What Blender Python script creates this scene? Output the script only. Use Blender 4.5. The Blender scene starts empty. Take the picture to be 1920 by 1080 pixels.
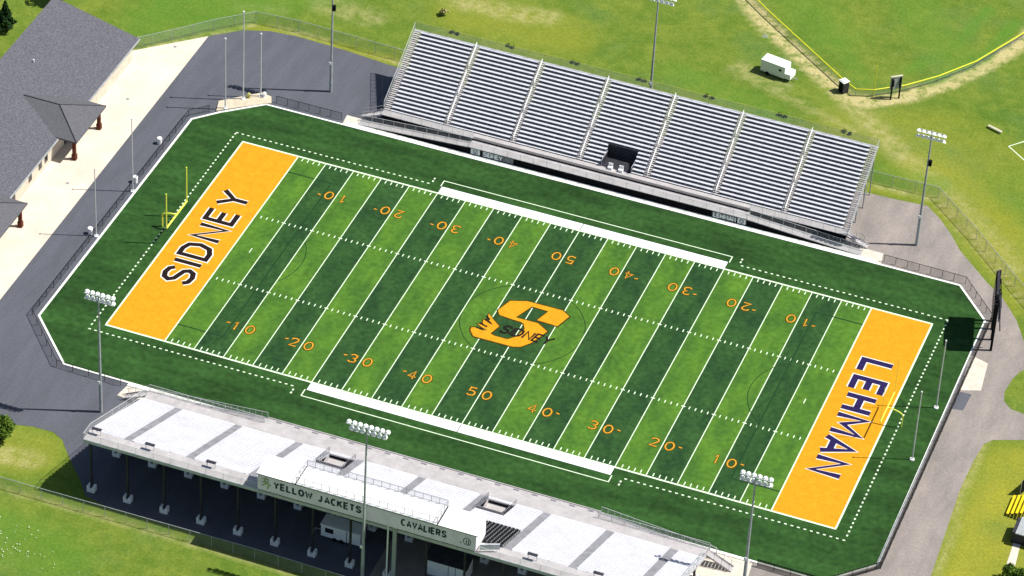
import bpy, math, random
from mathutils import Vector, Matrix
random.seed(7)
sc = bpy.context.scene
C = sc.collection
# ------------------------------------------------------------------ camera
YAW, PIT, ROL = -0.321534864, 0.665235792, 0.0604882551
CAM = Vector((138.076951, -420.335248, 353.733584))
f = Vector((math.sin(YAW)*math.cos(PIT), math.cos(YAW)*math.cos(PIT), -math.sin(PIT)))
r0 = Vector((math.cos(YAW), -math.sin(YAW), 0)); u0 = r0.cross(f)
r = r0*math.cos(ROL)+u0*math.sin(ROL); u = -r0*math.sin(ROL)+u0*math.cos(ROL)
M = Matrix((r, u, -f)).transposed().to_4x4(); M.translation = CAM
cd = bpy.data.cameras.new("camera"); cam = bpy.data.objects.new("camera", cd); C.objects.link(cam)
cam.matrix_world = M
cd.sensor_width = 36; cd.lens = 7311.71/1920*36; cd.clip_start = 1; cd.clip_end = 6000
sc.camera = cam
# ------------------------------------------------------------------ light
SUN_EL = math.radians(56); SDX, SDY = 0.937, 0.350
w = bpy.data.worlds.new("World"); sc.world = w; w.use_nodes = True
nt = w.node_tree; bg = nt.nodes["Background"]; sky = nt.nodes.new("ShaderNodeTexSky")
sky.sky_type = 'NISHITA'; sky.sun_disc = False; sky.sun_elevation = SUN_EL; sky.sun_rotation = math.atan2(SDX, SDY)
nt.links.new(sky.outputs[0], bg.inputs[0]); bg.inputs[1].default_value = 0.072
sl = bpy.data.lights.new("sun", 'SUN'); so = bpy.data.objects.new("sun", sl); C.objects.link(so)
sl.energy = 4.8; sl.angle = math.radians(0.5); sl.color = (1, 0.965, 0.9)
so.rotation_euler = Vector((SDX*math.cos(SUN_EL), SDY*math.cos(SUN_EL), math.sin(SUN_EL))).to_track_quat('Z', 'Y').to_euler()
so.location = (60, 20, 120)
sc.view_settings.view_transform = 'Standard'; sc.view_settings.look = 'None'
sc.view_settings.gamma = 1; sc.view_settings.exposure = 0.42

# ------------------------------------------------------------------ materials
def lin(c):
    return tuple(((x/255)/12.92 if x/255 <= .04045 else ((x/255+.055)/1.055)**2.4) for x in c)
MATS = {}
def mat(name, col, rough=0.8, var=0.12, scale=1.2, metal=0.0, alpha=None, col2=None, fine=0.0, fscale=14, stretch=None):
    m = bpy.data.materials.new(name); m.use_nodes = True
    n = m.node_tree.nodes; l = m.node_tree.links; b = n["Principled BSDF"]
    b.inputs["Roughness"].default_value = rough; b.inputs["Metallic"].default_value = metal
    b.inputs["Specular IOR Level"].default_value = 0.25 if rough < .7 else 0.04
    tc = n.new("ShaderNodeNewGeometry"); nz = n.new("ShaderNodeTexNoise"); nz.inputs["Scale"].default_value = scale
    nz.inputs["Detail"].default_value = 5; nz.inputs["Roughness"].default_value = 0.62
    if stretch:
        mp = n.new("ShaderNodeMapping"); mp.inputs["Scale"].default_value = stretch
        l.new(tc.outputs["Position"], mp.inputs["Vector"]); l.new(mp.outputs[0], nz.inputs["Vector"])
    else: l.new(tc.outputs["Position"], nz.inputs["Vector"])
    mr = n.new("ShaderNodeMapRange"); mr.inputs[1].default_value = 0.32; mr.inputs[2].default_value = 0.68
    l.new(nz.outputs["Fac"], mr.inputs[0])
    mx = n.new("ShaderNodeMix"); mx.data_type = 'RGBA'; l.new(mr.outputs[0], mx.inputs[0])
    c2 = col2 if col2 else tuple(x*(1-2*var) for x in col)
    c1 = col if col2 else tuple(min(1, x*(1+var)) for x in col)
    mx.inputs[6].default_value = (*c2, 1); mx.inputs[7].default_value = (*c1, 1)
    out = mx.outputs[2]
    if fine:
        n2 = n.new("ShaderNodeTexNoise"); n2.inputs["Scale"].default_value = fscale; n2.inputs["Detail"].default_value = 3
        l.new(tc.outputs["Position"], n2.inputs["Vector"])
        r2 = n.new("ShaderNodeMapRange"); r2.inputs[1].default_value = .3; r2.inputs[2].default_value = .7
        r2.inputs[3].default_value = 1-fine; r2.inputs[4].default_value = 1+fine; l.new(n2.outputs["Fac"], r2.inputs[0])
        mm = n.new("ShaderNodeVectorMath"); mm.operation = 'SCALE'; l.new(out, mm.inputs[0]); l.new(r2.outputs[0], mm.inputs[3]); out = mm.outputs[0]
    l.new(out, b.inputs["Base Color"])
    if alpha is not None: b.inputs["Alpha"].default_value = alpha
    MATS[name] = m; return m
mat('turf_border', (.034, .091, .022), .95, scale=.16, col2=(.017, .046, .013), fine=.24, fscale=1.1, stretch=(.45, 1.6, 1))
mat('turf_light', (.086, .188, .023), .95, scale=.25, col2=(.044, .114, .020), stretch=(1.3, .6, 1), fine=.17, fscale=1.3)
mat('turf_dark', (.034, .088, .024), .95, scale=.27, col2=(.017, .048, .018), stretch=(1.3, .6, 1), fine=.22, fscale=1.3)
mat('orange', (.60, .275, .014), .8, .05, .7, fine=.07, fscale=2)
mat('line', (.66, .78, .58), .8, .06, 3)
mat('white_turf', (.80, .82, .84), .8, .04, 1)
mat('numeral', (.62, .30, .03), .8, .12, 2)
mat('numeral_edge', (.085, .055, .008), .9, .2, 2)
mat('letter_black', (.018, .012, .012), .8, .1, 2)
mat('letter_navy', (.022, .016, .075), .8, .1, 2)
mat('letter_edge', (.80, .72, .66), .8, .05, 2)
mat('logo_edge', (.055, .038, .008), .9, .2, 2)
mat('black_line', (.016, .05, .018), .9, .1, 2)
mat('asphalt', (.110, .115, .135), .9, scale=.35, col2=(.088, .092, .108), fine=.10, fscale=3, stretch=(1.2, .22, 1))
mat('pavement', (.310, .270, .245), .9, scale=.22, col2=(.205, .185, .172), fine=.10, fscale=2.5, stretch=(1.2, .45, 1))
mat('concrete', (.72, .62, .51), .9, scale=.18, col2=(.57, .49, .40), fine=.05, fscale=2)
mat('pad', (.62, .56, .47), .9, .1, .8)
mat('curb', (.86, .87, .80), .8, .08, 1.5)
mat('aluminium', (.62, .63, .66), .5, scale=1.1, col2=(.47, .48, .51), fine=.08, fscale=3)
mat('deck_white', (.56, .57, .61), .55, scale=.9, col2=(.42, .43, .47), fine=.05, fscale=3)
mat('deck_near', (.56, .56, .60), .6, .06, .8)
mat('seat_near', (.64, .64, .685), .6, scale=.35, col2=(.54, .54, .58), fine=.07, fscale=2)
mat('deck_grey', (.24, .24, .26), .6, .12, .8)
mat('walkway', (.46, .435, .435), .6, scale=.6, col2=(.36, .34, .34), fine=.06, fscale=2)
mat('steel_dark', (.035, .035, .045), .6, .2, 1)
mat('galvanised', (.36, .385, .39), .5, .12, 1.5)
mat('pole_light', (.60, .62, .62), .5, .06, 1)
mat('riser_shaded', (.20, .205, .235), .8, .15, 1)  # darker than the planks: shade behind the seats put into the colour
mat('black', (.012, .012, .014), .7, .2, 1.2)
mat('shade_and_screen', (.010, .010, .012), .9, .3, .7)  # near black for painted shade below the far walkways, and for the windscreen
mat('white_paint', (.86, .86, .85), .5, .04, .8)
mat('sign_face', (.90, .80, .93), .6, .06, .9)
mat('sign_text', (.04, .06, .07), .7, .2, 2)
mat('logo_faint', (.42, .48, .20), .7, .2, 2)
mat('yellow', (.75, .55, .01), .5, .06, 1.5)
mat('yellow_cap', (.72, .70, .03), .5, .06, 1.5)
mat('back_green', (.42, .46, .10), .5, .06, 1.5)
mat('goal_yellow', (.72, .80, .10), .5, .05, 1.5)
mat('lamp_white', (.93, .95, .92), .4, .05, 2)
mat('shingle', (.140, .140, .162), .95, scale=3.2, col2=(.078, .078, .092), fine=.25, fscale=6)
mat('shingle_porch', (.125, .125, .138), .95, scale=2.0, col2=(.098, .098, .110), fine=.10, fscale=6)
mat('cream_wall', (.62, .55, .45), .85, .08, 1)
mat('brick', (.13, .045, .03), .9, .2, 4)
mat('glass', (.02, .025, .03), .15, .1, 1)
mat('link_mesh', (.33, .36, .34), .6, .1, 1, alpha=.24)
mat('link_black', (.012, .014, .014), .7, .1, 1, alpha=.22)
mat('screen_black', (.015, .017, .017), .8, .1, 1, alpha=.7)
mat('rail_mesh', (.50, .51, .50), .6, .1, 1, alpha=.22)
mat('chair_dark', (.045, .048, .052), .6, .2, 1)
mat('chair_grey', (.22, .23, .23), .6, .2, 1)
mat('bark', (.06, .045, .03), .95, .2, 5)
mat('leaf', (.15, .23, .03), .9, scale=.8, col2=(.06, .12, .018), fine=.3, fscale=4)
mat('conifer', (.03, .07, .02), .9, scale=1.2, col2=(.015, .04, .014), fine=.3, fscale=4)
mat('flower', (.62, .66, .50), .9, .1, 2)
mat('dry_bush', (.42, .40, .14), .9, .2, 3)
mat('tan_paint', (.50, .48, .36), .8, .1, 2)
mat('pit_sand', (.55, .48, .36), .9, .1, 2)

def grass_material():
    m = bpy.data.materials.new('grass'); m.use_nodes = True
    n = m.node_tree.nodes; l = m.node_tree.links; b = n["Principled BSDF"]
    b.inputs["Roughness"].default_value = .95; b.inputs["Specular IOR Level"].default_value = .1
    g = n.new("ShaderNodeNewGeometry")
    def noise(s, d=6, rg=.6, vec=None):
        x = n.new("ShaderNodeTexNoise"); x.inputs["Scale"].default_value = s; x.inputs["Detail"].default_value = d
        x.inputs["Roughness"].default_value = rg; l.new(vec or g.outputs["Position"], x.inputs["Vector"]); return x.outputs["Fac"]
    def rng(src, a, b_, c=0, d=1):
        x = n.new("ShaderNodeMapRange"); x.inputs[1].default_value = a; x.inputs[2].default_value = b_
        x.inputs[3].default_value = c; x.inputs[4].default_value = d; l.new(src, x.inputs[0]); return x.outputs[0]
    def mix(fac, a, c):
        x = n.new("ShaderNodeMix"); x.data_type = 'RGBA'; l.new(fac, x.inputs[0])
        for i, s in ((6, a), (7, c)):
            if isinstance(s, tuple): x.inputs[i].default_value = (*s, 1)
            else: l.new(s, x.inputs[i])
        return x.outputs[2]
    def attr(nm):
        x = n.new("ShaderNodeAttribute"); x.attribute_name = nm; return x.outputs["Fac"]
    def math_(op, a, c):
        x = n.new("ShaderNodeMath"); x.operation = op; x.use_clamp = True
        for i, s in ((0, a), (1, c)):
            if isinstance(s, float): x.inputs[i].default_value = s
            else: l.new(s, x.inputs[i])
        return x.outputs[0]
    base = mix(rng(noise(.045), .36, .64), (.080, .146, .016), (.136, .184, .024))
    base = mix(rng(noise(.5, 8, .7), .40, .66, 0, .55), base, (.205, .245, .040))
    base = mix(rng(noise(.16, 8, .72), .46, .68, 0, .75), base, (.066, .134, .013))
    base = mix(rng(noise(.07, 4, .6), .52, .70, 0, .6), base, (.088, .160, .042))
    ol = math_('MULTIPLY', attr('olive'), rng(noise(.16), .30, .62, .35, 1))
    base = mix(ol, base, (.285, .272, .030))
    wr = math_('MULTIPLY', attr('wear'), rng(noise(.55, 8, .7), .38, .64, .10, 1.1))
    base = mix(wr, base, (.42, .37, .17))
    dk = math_('MULTIPLY', attr('lush'), rng(noise(.2), .3, .6, .5, 1))
    base = mix(dk, base, (.085, .190, .022))
    mp = n.new("ShaderNodeMapping"); mp.inputs["Scale"].default_value = (1, 1, 1); l.new(g.outputs["Position"], mp.inputs["Vector"])
    fn = rng(noise(2.4, 7, .8), .28, .72, .62, 1.38)
    mm = n.new("ShaderNodeVectorMath"); mm.operation = 'SCALE'; l.new(base, mm.inputs[0]); l.new(fn, mm.inputs[3])
    l.new(mm.outputs[0], b.inputs["Base Color"])
    MATS['grass'] = m
grass_material()

# ------------------------------------------------------------------ builders
class MB:
    def __init__(s): s.v = []; s.f = []; s.m = []; s.k = 0
    def add(s, vs, fs, m=0):
        o = len(s.v); s.v += [tuple(a) for a in vs]; s.f += [tuple(i+o for i in q) for q in fs]; s.m += [m]*len(fs)
    def box(s, x0, y0, z0, x1, y1, z1, m=0):
        x0, x1 = sorted((x0, x1)); y0, y1 = sorted((y0, y1)); z0, z1 = sorted((z0, z1))
        s.add([(x0,y0,z0),(x1,y0,z0),(x1,y1,z0),(x0,y1,z0),(x0,y0,z1),(x1,y0,z1),(x1,y1,z1),(x0,y1,z1)],
              [(0,3,2,1),(4,5,6,7),(0,1,5,4),(1,2,6,5),(2,3,7,6),(3,0,4,7)], m)
    def obox(s, cx, cy, z0, z1, lx, ly, a, m=0):
        ca, sa = math.cos(a), math.sin(a)
        p = [(cx+ca*x-sa*y, cy+sa*x+ca*y) for x, y in ((-lx/2,-ly/2),(lx/2,-ly/2),(lx/2,ly/2),(-lx/2,ly/2))]
        s.prism(p, z0, z1, m)
    def prism(s, pts, z0, z1, m=0):
        n = len(pts); vs = [(x, y, z0) for x, y in pts]+[(x, y, z1) for x, y in pts]
        s.add(vs, [tuple(range(n-1, -1, -1)), tuple(range(n, 2*n))]+[(i, (i+1) % n, n+(i+1) % n, n+i) for i in range(n)], m)
    def poly(s, pts, z, m=0):
        s.add([(x, y, z) for x, y in pts], [tuple(range(len(pts)))], m)
    def rect(s, x0, y0, x1, y1, z, m=0):
        x0, x1 = sorted((x0, x1)); y0, y1 = sorted((y0, y1)); s.poly([(x0,y0),(x1,y0),(x1,y1),(x0,y1)], z, m)
    def quad(s, a, b, c, d, m=0): s.add([a, b, c, d], [(0, 1, 2, 3)], m)
    def tube(s, p, q, r1, r2=None, n=6, m=0):
        r2 = r1 if r2 is None else r2; p = Vector(p); q = Vector(q); d = (q-p).normalized()
        a = d.orthogonal().normalized(); b = d.cross(a); vs = []
        for c, rr in ((p, r1), (q, r2)):
            for i in range(n):
                t = 2*math.pi*i/n; vs.append(c+a*math.cos(t)*rr+b*math.sin(t)*rr)
        s.add(vs, [tuple(range(n-1, -1, -1)), tuple(range(n, 2*n))]+[(i, (i+1) % n, n+(i+1) % n, n+i) for i in range(n)], m)
    def beam(s, p, q, w_, h_, m=0):
        p = Vector(p); q = Vector(q); d = (q-p).normalized(); up = Vector((0, 0, 1))
        if abs(d.z) > .99: up = Vector((0, 1, 0))
        a = d.cross(up).normalized(); b = a.cross(d).normalized()
        vs = [c+a*x*w_/2+b*y*h_/2 for c in (p, q) for x, y in ((-1,-1),(1,-1),(1,1),(-1,1))]
        s.add(vs, [(3,2,1,0),(4,5,6,7),(0,1,5,4),(1,2,6,5),(2,3,7,6),(3,0,4,7)], m)
    def pline(s, pts, wd, fn, closed=False, m=0):
        """flat stroke along a polyline in local (u, v), mitred; fn maps (u, v, w) to the world"""
        n = len(pts); L = []; R_ = []; s.k += 1; off = (s.k % 9)*.002
        for i in range(n):
            a = Vector(pts[i-1]) if (i > 0 or closed) else None
            c = Vector(pts[(i+1) % n]) if (i < n-1 or closed) else None
            p = Vector(pts[i]); d1 = (p-a).normalized() if a is not None else None; d2 = (c-p).normalized() if c is not None else None
            if d1 is None: d1 = d2
            if d2 is None: d2 = d1
            n1 = Vector((-d1.y, d1.x)); n2 = Vector((-d2.y, d2.x)); mm = (n1+n2)
            mm = n1 if mm.length < .2 else mm.normalized(); k = wd/2/max(.72, mm.dot(n1))
            L.append(p+mm*k); R_.append(p-mm*k)
        vs = [fn(a.x, a.y, off) for a in L]+[fn(a.x, a.y, off) for a in R_]
        s.add(vs, [(n+i, n+(i+1) % n, (i+1) % n, i) for i in range(n if closed else n-1)], m)
    def build(s, name, mats, parent=None, origin=None, **props):
        if not isinstance(mats, (list, tuple)): mats = [mats]
        root = parent
        o = Vector(origin) if origin is not None else Vector((0, 0, 0))
        base = Vector(parent['_o']) if parent is not None else Vector((0, 0, 0))
        me = bpy.data.meshes.new(name); me.from_pydata([tuple(Vector(a)-(o if origin is not None else base)) for a in s.v], [], s.f)
        for q in mats: me.materials.append(MATS[q])
        me.polygons.foreach_set("material_index", s.m); me.update()
        ob = bpy.data.objects.new(name, me); C.objects.link(ob); ob['_o'] = tuple(o if origin is not None else base)
        if parent is not None:
            ob.parent = parent; ob.location = (o-base) if origin is not None else (0, 0, 0)
        elif origin is not None: ob.location = o
        for k_, v_ in props.items():
            if v_: ob[k_] = v_
        return ob
def thing(name, loc, label, category, group=None):
    e = bpy.data.objects.new(name, None); C.objects.link(e); e.location = loc; e['_o'] = tuple(loc); e.empty_display_size = .5
    e['label'] = label; e['category'] = category
    if group: e['group'] = group
    return e
def dup(o, parent=None, **props):
    c = o.copy(); C.objects.link(c); c.parent = parent
    for ch in list(o.children): dup(ch, c)
    for k_, v_ in props.items(): c[k_] = v_
    return c
def clones(first, offsets):
    for dx, dy, dz in offsets:
        c = first.copy(); C.objects.link(c); c.location = Vector(first.location)+Vector((dx, dy, dz))
yd = .9144; W = 26.667*yd; L2 = 60*yd; G2 = 50*yd

# ------------------------------------------------------------------ ground sheet
def seg_d(px, py, ax, ay, bx, by):
    dx, dy = bx-ax, by-ay; t = max(0, min(1, ((px-ax)*dx+(py-ay)*dy)/(dx*dx+dy*dy+1e-9)))
    return math.hypot(px-ax-t*dx, py-ay-t*dy)
def paths_val(px, py, lst):
    v = 0
    for pts, rad, st in lst:
        for (ax, ay), (bx, by) in zip(pts, pts[1:]):
            if abs(px-(ax+bx)/2) > abs(ax-bx)/2+rad*1.2 or abs(py-(ay+by)/2) > abs(ay-by)/2+rad*1.2: continue
            d = seg_d(px, py, ax, ay, bx, by)
            if d < rad: v = max(v, st*min(1, (1-d/rad)*1.7))
    return v
DIRT = [(0,97.5),(3.9,94.2),(9.4,88.6),(16.7,82.5),(24.0,76.6),(27.3,74.2),(31.2,75.2),(35.5,78.6),(40.7,85.0),(45.4,93.4),(48.6,101.0),(51,110)]
WEAR = [(DIRT, 1.9, 1.7), ([(27.6,73.5),(31,70.5),(35,67),(39.1,63.4)], 2.6, .62), ([(39.1,63.4),(46.7,57.7),(55.6,49.9),(62.4,42.9)], 3.0, .36),
        ([(7.7,74.3),(14.7,71.9),(23.6,68.8),(30.4,66.4)], 1.3, .40), ([(9,76.2),(12,74.6),(17,73.6)], 1.6, .5),
        ([(-42,76),(-37.8,74.3),(-29.6,74.6),(-24,76)], 3.0, .55), ([(-58,64.5),(-55.3,64.6),(-50,64)], 3.5, .42),
        ([(4.9,91.3),(8.9,87.2),(11.2,85.8)], 1.0, .9), ([(-56,-56.2),(-51.8,-55.6)], 2.4, .62),
        ([(-81,39.6),(-71.3,49.5),(-66.1,54.6),(-58.8,55.0),(-42.1,54.4),(-36,54.4)], .55, .95),
        ([(36.5,54.1),(47.2,54.3),(55.5,46.4),(65.9,35.4),(84,15)], .7, .75),
        ([(-80,-62.8),(-53.1,-62.9),(-40.3,-62.7),(-5.6,-62.7),(30,-62.8)], .8, .5),
        ([(33.5,76.2),(35,77.4)], 1.2, 1.0), ([(69.4,2),(69.3,-9.8),(70.3,-30)], .8, .5), ([(-70,58),(-64,60)],2.2,.3)]
OLIVE = [([(76,-3),(76,-30)], 9, .85), ([(44,62),(56,52),(66,40)], 8, .6), ([(-66,53.6),(-42,54.2)], 1.6, .6), ([(-52,-54),(-60,-56)], 6, .5),
         ([(30,66),(44,72),(60,66)], 8, .35), ([(49,51),(60,40),(66,33)], 2.2, .5), ([(-36,72),(-20,72)], 8, .4),([(36,53),(47,53.4)],1.4,.5)]
LUSH = [([(38,84),(44,94),(46,106)], 1.6, .9), ([(34,86),(39,96),(41,108)], 1.6, .8), ([(28,80),(22,88),(14,96)], 2.0, .6), ([(-70,66),(-80,50),(-60,72)], 9, .7), ([(40,92),(34,98),(30,104)], 6, .5), ([(-40,-72),(-60,-70)], 7, .6), ([(0,70),(16,66)], 4, .5),
        ([(38,57),(46,58)], 4, .5), ([(60,62),(70,56)], 9, .3),([(20,90),(10,100)],7,.4)]
gx = [-2500,-900,-300,-160]+[-130+1.1*i for i in range(219)]+[140,260,900,2500]
gy = [-2500,-900,-300,-130]+[-90+1.1*i for i in range(191)]+[150,260,900,2500]
nx, ny = len(gx), len(gy)
gm = bpy.data.meshes.new('ground')
gm.from_pydata([(x, y, 0) for y in gy for x in gx], [], [(j*nx+i, j*nx+i+1, (j+1)*nx+i+1, (j+1)*nx+i) for j in range(ny-1) for i in range(nx-1)])
for nm, lst in (('wear', WEAR), ('olive', OLIVE), ('lush', LUSH)):
    at = gm.attributes.new(nm, 'FLOAT', 'POINT'); at.data.foreach_set('value', [paths_val(x, y, lst) for y in gy for x in gx])
gm.materials.append(MATS['grass']); go = bpy.data.objects.new('ground', gm); C.objects.link(go); go['kind'] = 'structure'
def sheet(name, pts, z, m, parent=None):
    b = MB(); b.poly(pts, z); return b.build(name, m, parent, kind='structure' if parent is None else None)
sheet('asphalt', [(-71.4,48.4),(-71.4,-54.8),(-66,-52.0),(-59.1,-50.2),(-54.7,-49.1),(-51.5,-49.0),(-49.6,-50.0),(-48.5,-51.4),(-46.3,-53.9),(-43.7,-56.7),(-41.6,-59.4),(-38,-60.2),(0,-60.2),(0,52.8),(-20,52.8),(-36,52.6),(-42,52.9),(-50,53.8),(-58.4,54.2),(-63,53.8),(-67.1,52.2)], .02, 'asphalt')
sheet('pavement', [(0,52.8),(0,-60.2),(44,-60.2),(50,-66),(50,-95),(71,-95),(70.6,-40),(69.7,-28.5),(68.6,-9.8),(68.7,-3),(68.9,-1.0),(69.1,1.3),(70,2.6),(71.3,3.2),(74.1,4.4),(100,9),(100,21),(75,21.5),(70.5,23.5),(68.4,26.2),(66.1,30.6),(63.0,34.7),(59.8,37.5),(54.0,43.4),(51.5,47),(49.0,49.9),(46.5,52.2),(41.5,51.8),(36.5,51.6)], .024, 'pavement')
def lobe():
    pts = [(100,18.5),(72,20.6),(70.6,20.4),(69.6,18.8),(69.1,16.8),(68.8,13.7),(69.3,11.6),(70.6,10.3),(72.6,10.0),(100,12.5)]
    sheet('grass_island', pts, .036, 'grass')
lobe()
sheet('patio', [(-71.4,48.4),(-81.0,39.4),(-84,36),(-84,-90),(-71.4,-90)], .030, 'concrete')
sheet('pavement_patch', [(61.9,19.9),(64.9,19.0),(65.6,12.6),(62.9,11.5)], .036, 'pad')
for x_, y_ in ((-75.0,43.5),(-75.8,27.5),(-74.8,4.0)):
    b = MB(); b.poly([(x_+.28*math.cos(k_*.785), y_+.28*math.sin(k_*.785)) for k_ in range(8)], .036); b.build('drain', 'deck_grey', kind='structure')
sheet('asphalt_patch', [(62.9,11.1),(64.6,11.2),(64.4,7.2),(62.7,6.9)], .036, 'asphalt')
sheet('concrete_strip', [(78.3,-17.2),(79.3,-17.2),(79.8,-22.6),(78.6,-22.6)], .03, 'pad')

# ------------------------------------------------------------------ field
OCT = [(-64.4,26.6),(-61.2,30.0),(-55.6,34.8),(56.2,34.9),(61.8,28.3),(62.2,-29.3),(56.4,-35.3),(-56.5,-34.9),(-64.5,-26.5)]
fb = MB(); fb.poly(OCT[::-1], .05)
field = fb.build('football_field', 'turf_border', kind='structure')
for i in range(20):
    x0 = (-50+5*i)*yd; b = MB(); b.rect(x0, -W, x0+5*yd, W, .056)
    light = (i % 2 == 0) if i < 10 else (i % 2 == 1)
    b.build('turf_stripe', 'turf_light' if light else 'turf_dark', field)
for s_ in (-1, 1):
    b = MB(); b.rect(s_*G2, -W, s_*L2, W, .056); b.build('end_zone', 'orange', field)
b = MB()                                             # outer boundary
b.rect(-L2-.22, W, L2+.22, W+.3, .066); b.rect(-L2-.22, -W, L2+.22, -W-.3, .066)
for s_ in (-1, 1): b.rect(s_*L2, -W, s_*(L2+.26), W, .068)
b.build('boundary_line', 'line', field)
for i in range(21):
    x0 = (-50+5*i)*yd; wd = .068 if i not in (0, 20) else .10
    b = MB(); b.rect(x0-wd, -W+.02, x0+wd, W-.02, .066); b.build('yard_line', 'line', field)
b = MB(); HY = 8.89*yd
for i in range(-49, 50):
    x0 = i*yd
    if i % 5 == 0:
        for s_ in (-1, 1): b.rect(x0-.30, s_*HY-.10, x0+.30, s_*HY+.10, .072)
        continue
    for s_ in (-1, 1):
        b.rect(x0-.075, s_*(W-.15), x0+.075, s_*(W-.85), .066)
        b.rect(x0-.075, s_*HY-.30, x0+.075, s_*HY+.30, .066)
for s_ in (-1, 1): b.rect(s_*47*yd-.07, -.55, s_*47*yd+.07, .55, .066)
b.build('hash_marks', 'line', field)
for s_ in (-1, 1):
    b = MB(); X = 25*yd
    for a, c in ((-X, -.06), (.06, X)): b.rect(a, s_*(W+.3), c, s_*(W+1.95), .066)
    b.build('coach_box', 'white_turf', field)
    b = MB(); y1 = s_*(W+3.45)
    b.rect(-X-.3, y1-.08, X+.3, y1+.08, .066)
    for q in (-X-.3, X+.14): b.rect(q, s_*(W+1.97) if q < 0 else s_*(W+1.97), q+.16, y1-s_*.1, .068)
    b.build('team_box_line', 'line', field)
b = MB(); dl = .38
k = 24.9
while k < 56.6:
    for sx in (-1, 1):
        for sy in (-1, 1): b.rect(sx*k, sy*26.2, sx*(k+dl), sy*26.42, .066)
    k += .93
k = -25.4
while k < 26:
    for sx in (-1, 1): b.rect(sx*56.75, k, sx*56.98, k+dl, .066)
    k += .93
for sx in (-1, 1):
    for sy in (-1, 1):
        for t in (26.9, 27.6): b.rect(sx*24.5, sy*t, sx*24.75, sy*(t+.38), .066)
b.build('dashed_line', 'line', field)
# soccer lines in dark paint
FN = lambda z: (lambda u_, v_, w_: (u_, v_, z+w_))
b = MB()
def arc(cx, cy, R_, a0, a1, n=40): return [(cx+R_*math.cos(a0+(a1-a0)*i/n), cy+R_*math.sin(a0+(a1-a0)*i/n)) for i in range(n+1)]
b.pline(arc(0, 0, 9.15, 0, 2*math.pi, 64)[:-1], .13, FN(.059), True)
for s_ in (-1, 1):
    b.pline([(s_*45.6,-20.2),(s_*38.5,-20.2),(s_*38.5,20.2),(s_*45.6,20.2)], .24, FN(.059))
    h_ = math.acos(5.5/9.15); c_ = s_*44.0
    b.pline(arc(c_, 0, 9.15, (math.pi if s_ > 0 else 0)-h_, (math.pi if s_ > 0 else 0)+h_), .12, FN(.059))
b.build('soccer_line', 'black_line', field)

# ------------------------------------------------------------------ stroke lettering
def ell(cx, cy, rx, ry, a0=90, a1=450, n=18):
    return [(cx+rx*math.cos(math.radians(a0+(a1-a0)*i/n)), cy+ry*math.sin(math.radians(a0+(a1-a0)*i/n))) for i in range(n+1)]
def cl(p): return ('c', p[:-1])
G_ = {
 'S': [[(.60,.80),(.50,.95),(.30,1),(.10,.93),(.02,.75),(.12,.58),(.32,.5),(.52,.42),(.60,.25),(.52,.07),(.32,0),(.10,.05),(0,.20)]],
 'I': [[(.0,0),(.0,1)]], 'D': [('c', [(0,0),(0,1),(.28,1),(.50,.88),(.60,.5),(.50,.12),(.28,0)])],
 'N': [[(0,0),(0,1),(.58,0),(.58,1)]], 'E': [[(.52,1),(0,1),(0,0),(.52,0)], [(.03,.5),(.45,.5)]],
 'Y': [[(0,1),(.32,.5),(.64,1)], [(.32,.5),(.32,0)]], 'L': [[(0,1),(0,0),(.50,0)]],
 'H': [[(0,0),(0,1)], [(.58,0),(.58,1)], [(0,.5),(.58,.5)]], 'M': [[(0,0),(0,1),(.36,.30),(.72,1),(.72,0)]],
 'A': [[(0,0),(.32,1),(.64,0)], [(.13,.28),(.51,.28)]], 'W': [[(0,1),(.2,0),(.42,.8),(.64,0),(.84,1)]],
 'O': [cl(ell(.31,.5,.31,.5))], 'J': [[(.42,1),(.42,.2),(.30,.02),(.12,.02),(0,.2)]],
 'C': [ell(.32,.5,.32,.5,50,310,14)], 'K': [[(0,0),(0,1)], [(.55,1),(.04,.46)], [(.2,.6),(.58,0)]],
 'T': [[(0,1),(.6,1)], [(.3,1),(.3,0)]], 'V': [[(0,1),(.31,0),(.62,1)]],
 'R': [[(0,0),(0,1),(.36,1),(.54,.9),(.54,.6),(.36,.5),(0,.5)], [(.30,.5),(.56,0)]],
 '0': [cl(ell(.34,.5,.34,.5))], '1': [[(.16,.80),(.36,1),(.36,0)]],
 '2': [[(.02,.78),(.12,.95),(.34,1),(.56,.93),(.62,.74),(.50,.52),(.04,.02),(.66,.02)]],
 '3': [[(.04,.86),(.18,.98),(.38,1),(.58,.9),(.60,.70),(.48,.54),(.30,.52),(.52,.48),(.64,.28),(.56,.08),(.34,0),(.14,.02),(.02,.14)]],
 '4': [[(.48,0),(.48,1),(.02,.3),(.68,.3)]],
 '5': [[(.60,1),(.10,1),(.06,.56),(.32,.62),(.56,.52),(.62,.30),(.54,.08),(.30,0),(.10,.04),(.0,.14)]],
 ' ': []}
WID = {'I': .0, 'M': .72, 'W': .84, 'N': .58, ' ': .3}
def text_width(t, h, sp): return sum(WID.get(c, .62 if c not in 'EL' else .52)*h for c in t)+sp*h*(len(t)-1)
def write(b, t, u_, v_, h, stroke, fn, sp=.34, wscale=1, shear=0):
    for c in t:
        for st in G_[c]:
            closed = isinstance(st, tuple); pts = st[1] if closed else st
            b.pline([(u_+(x+shear*y)*h*wscale, v_+y*h) for x, y in pts], stroke, fn, closed)
        u_ += (WID.get(c, .62 if c not in 'EL' else .52)*wscale+sp)*h
    return u_
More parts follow.
